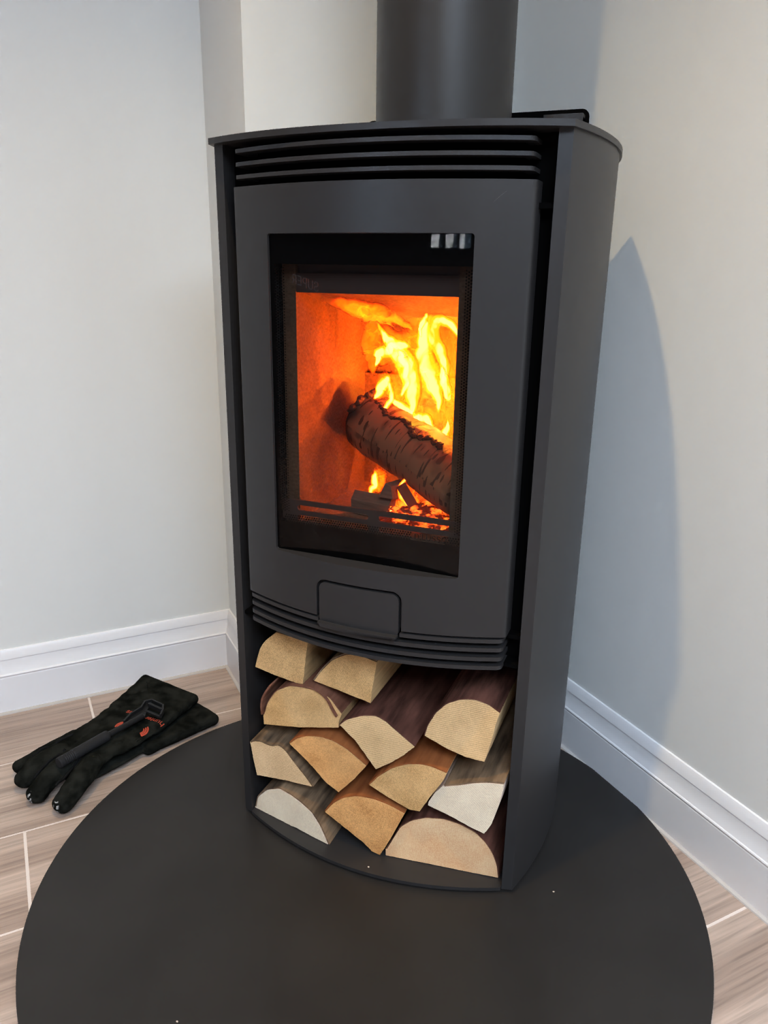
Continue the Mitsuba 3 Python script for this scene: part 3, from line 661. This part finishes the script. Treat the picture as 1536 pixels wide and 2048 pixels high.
BA, BB = (-0.083, 0.165, 0.7585), (0.138, 0.052, 0.6845)
bl = thing('birch_log', 'thick birch log burning in the stove, lying slantwise under the flames', 'log')
bm, buv = log_round(BA, BB, 0.0535, 0.050, 3)
obj('trunk', bm, M['birch_burning'], bl, smooth=True, uv=buv)
# the lifted edge of bark along its top and the charred rim of its upper end
d = (np.array(BB) - np.array(BA)); d /= np.linalg.norm(d); u = np.cross(d, [0, 0, 1.0]); u /= np.linalg.norm(u); w = np.cross(u, d)
rim = []
for j in range(26):
    a0 = math.pi * (0.10 + 0.95 * j / 26) + 0.2
    c = np.array(BA) + d * (0.004 + 0.008 * rng.random()) + 0.0535 * (math.cos(a0) * u + math.sin(a0) * w)
    s = trimesh.creation.icosphere(1, 0.0055 + 0.003 * rng.random()); s.vertices *= [1, 1, 0.8]; s.vertices += c + rng.normal(0, 0.0015, 3); s.vertices += (meshkit.noise(s.vertices * 300)[:, None] - 0.5) * 0.004
    rim.append(s)
obj('charred_rim', cat(*rim), M['char'], bl, label='rough charred rim of the upper end')
flap = []
for j in range(70):
    t = 0.10 + 0.66 * j / 69
    a0 = 1.12 + 0.10 * math.sin(j * 0.23) + rng.normal(0, 0.03)
    c = np.array(BA) + (np.array(BB) - np.array(BA)) * t + 0.0515 * (math.cos(a0) * u + math.sin(a0) * w)
    s = trimesh.creation.icosphere(1, 0.0026 + 0.0026 * rng.random()); s.vertices *= [1.3, 1, 0.7]; s.vertices += c; s.vertices += (meshkit.noise(s.vertices * 350)[:, None] - 0.5) * 0.004
    flap.append(s)
obj('bark_edge', cat(*flap), M['char'], bl, label='torn dark edge of bark along the top')
def splint(a, b, sec, name_label, m_='kindling'):
    a, b = np.array(a, float), np.array(b, float); d = b - a; d /= np.linalg.norm(d); u = np.cross(d, [0, 0, 1.0]); u /= np.linalg.norm(u); w = np.cross(u, d)
    S = np.array(sec)
    v = np.vstack([p + S[:, :1] * u + S[:, 1:] * w for p in (a, b)]); n = len(S)
    f = [[j, (j + 1) % n, n + (j + 1) % n] for j in range(n)] + [[j, n + (j + 1) % n, n + j] for j in range(n)] + [[0, j + 1, j] for j in range(1, n - 1)] + [[n, n + j, n + j + 1] for j in range(1, n - 1)]
    m = trimesh.Trimesh(v, f, process=False); trimesh.repair.fix_normals(m)
    k = obj('kindling_stick', m, M[m_]); labels[k] = {'label': name_label, 'category': 'stick', 'group': 'kindling under the birch log'}
splint((-0.062, 0.072, 0.6390), (0.010, 0.060, 0.6390), [(-0.014, -0.0178), (0.014, -0.0178), (0.016, 0.006), (0.004, 0.019), (-0.014, 0.012)], 'short brown split stick lying flat left of the embers')
splint((0.002, 0.045, 0.6690), (0.012, 0.110, 0.6640), [(-0.013, -0.011), (0.013, -0.011), (0.008, 0.009), (-0.002, 0.013)], 'wedge-shaped grey stick end propped on the flat stick')
splint((0.026, 0.050, 0.6800), (0.042, 0.060, 0.6480), [(-0.006, -0.008), (0.006, -0.008), (0.006, 0.008), (-0.006, 0.008)], 'thin reddish stick standing in the embers', 'kindling_red')
# glowing embers
eb = []
for j in range(230):
    x, y = rng.uniform(-0.02, 0.105), rng.uniform(0.012, 0.13)
    if ((x - 0.045) / 0.065) ** 2 + ((y - 0.06) / 0.06) ** 2 > 1: continue
    s = trimesh.creation.icosphere(1, rng.uniform(0.004, 0.010)); s.vertices *= [1.3, 1, 0.6]
    s.vertices += [x, y, 0.6250 + 0.020 * rng.random() * max(0, 1 - ((x - 0.045) / 0.065) ** 2)]
    s.vertices += (meshkit.noise(s.vertices * 260)[:, None] - 0.5) * 0.006
    eb.append(s)
em_ = cat(*eb)
k = obj('ember_bed', em_, M['char'], uv=np.array(em_.vertices)[:, :2] * 5.0)
labels[k] = {'label': 'bed of glowing orange embers on the firebox floor', 'category': 'embers', 'kind': 'stuff'}
def ember_glow(p, n, uv):
    g = smoothstep(0.42, 0.72, fbm(p.x * 90, p.y * 90, p.z * 90, 3))
    return mix((0.05, 0.002, 0.0), (2.2, 0.16, 0.012), g) * FIRE
scene[k]['emitter'] = {'type': 'area', 'radiance': proc(ember_glow), 'sampling_weight': 1.0}

# flames: flattened tongues of hot gas, clear at their edges
from scipy.interpolate import PchipInterpolator
def tongue(pts, n=20, L=56, flat=0.45, grow=1.0, back=0.0, seed=0):
    P = np.array(pts); P[:, 1] += back; P[:, 3] *= grow; s = np.r_[0, np.cumsum(np.linalg.norm(np.diff(P[:, :3], axis=0), axis=1))]; s /= s[-1]
    t = np.linspace(0, 1, L)
    C = PchipInterpolator(s, P[:, :3])(t); W = PchipInterpolator(s, P[:, 3])(t)
    C = np.array([smooth_curve(C[:, q].reshape(-1, 1), 4).ravel() for q in range(3)]).T
    W = W * (0.12 + 0.88 * np.sin(np.pi * np.clip(0.04 + 0.94 * t, 0, 1)) ** 0.35)
    q = np.c_[t * 7, np.full(L, seed * 3.7), np.zeros(L)]
    W = W * (0.72 + 0.56 * meshkit.fbm(q, 3, seed))
    wob = (np.c_[meshkit.fbm(q, 3, seed + 1), meshkit.fbm(q, 3, seed + 2), meshkit.fbm(q, 3, seed + 3)] - 0.5) * [1.0, 0.6, 0.6]
    C = C + wob * (W * 0.9)[:, None]
    d = np.gradient(C, axis=0); d /= np.linalg.norm(d, axis=1, keepdims=True)
    yy = np.array([0, 1.0, 0])
    th = np.linspace(0, 2 * np.pi, n + 1)
    v, uv = [], []
    for i in range(L):
        a = np.cross(d[i], yy); a /= np.linalg.norm(a); b = np.cross(d[i], a)
        v.append(C[i] + W[i] * (np.cos(th)[:, None] * a + flat * np.sin(th)[:, None] * b)); uv.append(np.c_[(1 + np.cos(th)) / 2, np.full(n + 1, t[i])])
    v, uv = np.vstack(v), np.vstack(uv)
    f = []
    for i in range(L - 1):
        for j in range(n):
            p, q = i * (n + 1) + j, (i + 1) * (n + 1) + j
            f += [[p, q, q + 1], [p, q + 1, p + 1]]
    m = trimesh.Trimesh(v, f, process=False)
    if m.volume < 0: m.invert()
    return m, uv
def flame_shape(p, uv):
    l = dr.abs(2 * uv.x - 1)
    wx = noise(p.x * 38, p.z * 30, p.y * 20)
    st = fbm(p.x * 85 + 3.0 * wx, p.y * 30, p.z * 26 + 2.0 * noise(p.x * 30, p.z * 22, 9.0), 3)
    edge = dr.power(dr.maximum(1 - l * l, 0), 0.9) * smoothstep(0.0, 0.10, uv.y) * smoothstep(1.0, 0.80, uv.y)
    return edge, st
def flame_kind(lo, mid, hi, op, soft):
    def rad(p, n, uv):
        e, st = flame_shape(p, uv)
        e = dr.power(e, soft)
        h = dr.clip(e * (0.25 + 1.45 * st), 0, 1)
        c = mix(lo, mid, smoothstep(0.12, 0.50, h))
        c = mix(c, hi, smoothstep(0.58, 0.92, h))
        return c * smoothstep(0.0, 0.35, e) * FIRE
    def opa(p, n, uv):
        e, st = flame_shape(p, uv)
        return op * smoothstep(0.05, 0.6, dr.power(e, soft))
    return rad, opa
KINDS = {'yellow': flame_kind((1.2, 0.060, 0.001), (3.2, 0.29, 0.004), (4.8, 0.72, 0.16), 0.55, 1.25),
         'orange': flame_kind((0.5, 0.020, 0.0004), (1.1, 0.060, 0.0006), (1.5, 0.090, 0.001), 0.16, 1.9),
         'deep': flame_kind((0.5, 0.018, 0.0004), (1.5, 0.075, 0.0009), (2.4, 0.16, 0.002), 0.20, 1.5)}
for kd, (rad, opa) in KINDS.items():
    scene['mat_flame_' + kd] = {'type': 'mask', 'opacity': proc(opa), 'bsdf': {'type': 'diffuse', 'reflectance': rgb(0.0, 0.0, 0.0)}}
fire = thing('fire', 'bright yellow and orange flames rising from the birch log inside the stove', 'fire')
for i, (kd, pts) in enumerate(FLAMES):
    layers = [(kd, 1.0, 0.0)] + ([('orange', 1.75, 0.022)] if kd == 'yellow' else [])
    for kk, grow, back in layers:
        m, uv = tongue(pts, grow=grow, back=back, seed=i + 31 * (kk == 'orange'))
        k = obj('flame_tongue', m, 'mat_flame_' + kk, fire, smooth=True, uv=uv, label={'yellow': 'bright yellow flame tongue', 'orange': 'broad orange flame tongue', 'deep': 'deep orange flame licking along the baffle'}[kk])
        scene[k]['emitter'] = {'type': 'area', 'radiance': proc(KINDS[kk][0]), 'sampling_weight': 0.25}
for x, y, z, w in ((-0.015, 0.195, 0.800, 0.55), (0.03, 0.14, 0.805, 0.75), (0.075, 0.12, 0.785, 0.7), (0.05, 0.16, 0.85, 0.22), (0.075, 0.20, 0.82, 0.5), (-0.030, 0.135, 0.668, 0.17)):
    scene[numbered('fire_light')] = {'type': 'point', 'position': [x, y, z], 'intensity': rgb(1.8 * w, 0.215 * w, 0.013 * w), 'sampling_weight': 1.0}   # what the flames give off

# ------------------------------------------------------------------ gauntlets and the door tool on the floor
def chain(pts, rad, flat):
    ms = []
    for (a, b), (r, s) in zip(zip(pts[:-1], pts[1:]), zip(rad[:-1], rad[1:])):
        q = []
        for c, rr in ((a, r), (b, s)):
            e = trimesh.creation.icosphere(3, 1.0); e.vertices = e.vertices * [rr, rr, min(rr, flat)] + c; q.append(e.vertices)
        ms.append(m3.Manifold.hull_points(np.vstack(q)))
    return ms
def glove_mesh(fingers, body, z0, seed):
    parts = []
    for pts, rad, flat in fingers + body:
        parts += chain([np.array(p, float) for p in pts], rad, flat)
    m = m3.Manifold.batch_boolean(parts, m3.OpType.Add)
    return m
def finish(m, seed, amp=0.0034, it=10):
    t = tri(m.refine_to_length(0.005)); t.merge_vertices()
    trimesh.smoothing.filter_taubin(t, iterations=it)
    n = t.vertex_normals
    v = np.array(t.vertices)
    w = meshkit.fbm(np.c_[v[:, 0] * 34 + v[:, 1] * 10, v[:, 1] * 16, v[:, 2] * 34], 3, seed) - 0.5
    w2 = meshkit.fbm(v * [22, 60, 22], 2, seed + 5) - 0.5
    t.vertices = v + n * (2.2 * amp * w + 1.1 * amp * w2)[:, None]
    return t
def cuff(a, b, c, e, z, h):
    """the flared cuff as a flat hull between the wrist edge a-b and the open edge c-e"""
    q = []
    for p, s in ((a, 0.9), (b, 0.9), (c, 1.0), (e, 1.0)):
        i = trimesh.creation.icosphere(2, 1.0); i.vertices = i.vertices * [0.012, 0.012, h * s] + [p[0], p[1], z]; q.append(i.vertices)
    return m3.Manifold.hull_points(np.vstack(q))
# the lower glove, mostly hidden
zb = 0.0150
low = m3.Manifold.batch_boolean(chain([np.array(p) for p in [(-0.615, 0.10, zb), (-0.630, 0.03, zb), (-0.632, -0.020, zb)]], [0.066, 0.064, 0.052], 0.0135)
      + [cuff((-0.66, 0.11), (-0.552, 0.078), (-0.655, 0.286), (-0.489, 0.229), zb, 0.0135)], m3.OpType.Add)
lowt = finish(low, 11, 0.0016)
lowt.vertices[:, 2] = np.maximum(lowt.vertices[:, 2], 0.0006)
g1 = thing('heat_glove', 'black suede gauntlet on the floor, underneath the other glove', 'glove')
obj('shell', lowt, M['suede'], g1, smooth=True)
# the upper glove
zt = 0.0440
fing = [
    ([(-0.692, 0.020, zt - 0.002), (-0.718, -0.040, 0.036), (-0.746, -0.082, 0.022)], [0.024, 0.020, 0.0145], 0.014),
    ([(-0.678, -0.040, zt), (-0.693, -0.085, 0.040), (-0.700, -0.112, 0.026)], [0.026, 0.024, 0.020], 0.018),
    ([(-0.643, -0.050, zt), (-0.647, -0.100, 0.038), (-0.649, -0.132, 0.023)], [0.025, 0.023, 0.019], 0.018),
    ([(-0.596, -0.040, zt), (-0.586, -0.090, 0.036), (-0.583, -0.133, 0.022)], [0.024, 0.023, 0.020], 0.018),
]
body = [([(-0.626, 0.125, zt), (-0.630, 0.060, zt), (-0.640, -0.010, zt)], [0.082, 0.078, 0.062], 0.0135),
        ([(-0.672, 0.050, zt), (-0.676, -0.030, zt)], [0.038, 0.030], 0.013), ([(-0.602, 0.040, zt), (-0.603, -0.030, zt)], [0.036, 0.030], 0.013)]
up = glove_mesh(fing, body, zt, 5) + cuff((-0.694, 0.14), (-0.556, 0.11), (-0.710, 0.271), (-0.553, 0.245), zt, 0.0125)
mouth = cuff((-0.690, 0.235), (-0.575, 0.215), (-0.722, 0.325), (-0.535, 0.295), zt, 0.0060)
up = up - mouth - low.translate([0.0, 0.0, 0.0022])
upt = finish(up, 5)
# it lies on the lower glove: nothing of it may sink into that
from scipy.interpolate import LinearNDInterpolator, NearestNDInterpolator
g2 = thing('heat_glove', 'black suede gauntlet with red lettering, lying on top of the other glove', 'glove')
upt.vertices[:, 2] = np.maximum(upt.vertices[:, 2], 0.0006)
obj('shell', upt, M['suede'], g2, smooth=True)
tv = np.array(upt.vertices)[np.array(upt.vertex_normals)[:, 2] > 0.15]
top_z = NearestNDInterpolator(tv[:, :2], tv[:, 2])
def drape(xy, lift):
    xy = np.asarray(xy)
    k = np.array([[0, 0], [0.004, 0], [-0.004, 0], [0, 0.004], [0, -0.004]])
    return np.c_[xy, np.mean([top_z(xy + o) for o in k], axis=0) + lift]
def seam(pts, r, m, name, lab, lift=0.0006, dashed=False):
    P = dense(np.array(pts, float), 0.003)
    Q = drape(P, lift)
    Q = smooth_curve(Q, 2)
    if dashed:
        parts = [tube_r(Q[i:i + 3], np.full(3, r), 6) for i in range(0, len(Q) - 3, 3)]
        mm = cat(*parts)
    else:
        mm = tube_r(Q, np.full(len(Q), r), 8)
    obj(name, mm, M[m], g2, label=lab)
seam([(-0.712, 0.264), (-0.650, 0.256), (-0.600, 0.248), (-0.553, 0.240)], 0.0011, 'stitch', 'stitching', 'pale stitching round the cuff', 0.0018, True)
for pts in ([(-0.690, 0.010), (-0.708, -0.030), (-0.726, -0.066)], [(-0.662, -0.040), (-0.670, -0.085), (-0.675, -0.112)], [(-0.618, -0.020), (-0.618, -0.075), (-0.617, -0.115)]):
    seam(pts, 0.0026, 'suede_piping', 'piping', None, 0.0012)
# red lettering and emblem; the words read from the finger end
def glove_text(text, h, centre, ang, name, lab):
    m = meshkit.text_mesh(text, h, 0.0006)
    v = np.array(m.vertices); v[:, :2] -= (v[:, :2].max(0) + v[:, :2].min(0)) / 2
    c, s = math.cos(ang), math.sin(ang)
    xy = np.c_[c * v[:, 0] - s * v[:, 1], s * v[:, 0] + c * v[:, 1]] + centre
    obj(name, trimesh.Trimesh(np.c_[xy, drape(xy, 0.0004)[:, 2] + v[:, 2]], m.faces, process=False), M['red_print'], g2, label=lab)

glove_text('hunter stoves', 0.0118, (-0.594, 0.1225), math.radians(177), 'lettering', 'red lettering hunter stoves')
for cx, cy, a0, a1, rr in ((-0.611, 0.076, 2.0, 3.6, (0.010, 0.0145, 0.019)), (-0.575, 0.082, -0.6, 1.0, (0.010, 0.0145, 0.019))):
    poly = Polygon()
    for r in rr:
        th = np.linspace(a0, a1, 12)
        poly = poly.union(LineString(np.c_[cx + r * 0.9 * np.cos(th), cy + r * np.sin(th)]).buffer(0.0016))
    poly = poly.union(LineString([(cx + rr[0] * 0.9 * math.cos(a0), cy + rr[0] * math.sin(a0)), (cx + rr[-1] * 0.9 * math.cos(a0), cy + rr[-1] * math.sin(a0))]).buffer(0.0014))
    m = ext(poly, 0, 0.0006); vv = np.array(m.vertices)
    obj('emblem', trimesh.Trimesh(np.c_[vv[:, :2], drape(vv[:, :2], 0.0005)[:, 2] + vv[:, 2]], m.faces, process=False), M['red_print'], g2, label='red emblem of curved stripes')
thr = np.array([(-0.668, 0.262, 0.050), (-0.664, 0.275, 0.046), (-0.656, 0.286, 0.030), (-0.645, 0.292, 0.014), (-0.636, 0.289, 0.034)])
tl_ = np.linspace(0, 1, 24)
thr = np.array([PchipInterpolator(np.linspace(0, 1, 5), thr[:, q])(tl_) for q in range(3)]).T
obj('loose_thread', tube_r(thr, np.full(24, 0.0008), 6), M['raffia'], g2, label='straw-coloured thread at the cuff')

tool = thing('door_tool', 'black iron stove door tool with a ribbed round grip, lying on the gloves', 'tool')
def grip_z(x, y): return float(np.max(top_z(np.array([[x + a, y + b] for a in (-0.006, 0, 0.006) for b in (-0.006, 0, 0.006)]))))
A0, A1, A2 = np.array([-0.6258, -0.0938]), np.array([-0.6033, 0.0193]), np.array([-0.5835, 0.105])
line = [A0 + (A2 - A0) * t for t in np.linspace(0, 1, 30)]
need = max(grip_z(*q) - 0.0 for q in line)
zg = need + 0.0108
n = 60
tt = np.linspace(0, 1, n)
rad = np.full(n, 0.0112); rad[0] = 0.0096; rad[-1] = 0.0100
for i in range(6):
    rad[6 + 2 * i] = 0.0104
gp = np.array([[*(A0 + (A1 - A0) * t), zg] for t in tt])
obj('grip', tube_r(gp, rad, 24), M['rubber'], tool, smooth=35)
obj('shaft', tube_r(np.array([[*A1, zg], [*((A1 + A2) / 2), zg], [*A2, zg]]), np.full(3, 0.0062), 20), M['black_iron'], tool, smooth=35)
def strip(path, w, t, z0):
    ms = []
    for a, b in zip(path[:-1], path[1:]):
        q = []
        for p in (a, b):
            for k in range(8):
                q += [[p[0] + t * math.cos(k * math.pi / 4), p[1] + t * math.sin(k * math.pi / 4), z0], [p[0] + t * math.cos(k * math.pi / 4), p[1] + t * math.sin(k * math.pi / 4), z0 + w]]
        ms.append(m3.Manifold.hull_points(np.array(q)))
    return m3.Manifold.batch_boolean(ms, m3.OpType.Add)
hd = strip([(-0.603, 0.070), (-0.6085, 0.098), (-0.6045, 0.127), (-0.6131, 0.151), (-0.603, 0.162), (-0.5664, 0.154), (-0.5546, 0.138), (-0.5477, 0.1214)], 0.010, 0.0021, zg - 0.004)
hd = hd + strip([(-0.5985, 0.1475), (-0.5620, 0.1405)], 0.009, 0.003, zg - 0.004) + strip([(-0.5920, 0.128), (-0.5520, 0.1225)], 0.004, 0.003, zg - 0.005)
hd = hd + m3.Manifold.hull_points(np.array([[x, y, z] for x, y in [(-0.606, 0.082), (-0.6075, 0.1), (-0.604, 0.126), (-0.588, 0.124), (-0.580, 0.108), (-0.588, 0.08)] for z in (zg - 0.005, zg - 0.0015)]))
hd = hd + m3.Manifold.hull_points(np.array([[x, y, z] for x, y in [(-0.612, 0.150), (-0.603, 0.161), (-0.598, 0.147), (-0.592, 0.128), (-0.604, 0.126)] for z in (zg - 0.005, zg - 0.0025)]))
obj('head', tri(hd), M['black_iron'], tool, label='bent flat hook of the tool')

# ------------------------------------------------------------------ crumbs of wood on the hearth plate and the store tray
for x, y, z, lab in ((0.325, 0.030, ST, 'tiny pale wood crumb beside the right foot of the stove'), (-0.378, -0.480, ST, 'tiny pale wood crumb near the left front rim of the hearth plate'),
                     (-0.115, -0.410, ST, 'tiny pale wood crumb at the front of the hearth plate'), (0.020, -0.052, ZB + 0.0046, 'tiny pale wood crumb on the store tray below the bottom logs')):
    c = trimesh.creation.icosphere(1, 0.0015); c.vertices = c.vertices * [1.2, 0.9, 0.6] + (meshkit.noise(c.vertices * 900 + x * 50)[:, None] - 0.5) * 0.0008
    c.vertices += [x, y, z - c.vertices[:, 2].min() + 0.0001]
    k = obj('wood_crumb', c, M['wood_pale'])
    labels[k] = {'label': lab, 'category': 'crumb', 'group': 'crumbs of wood round the stove'}
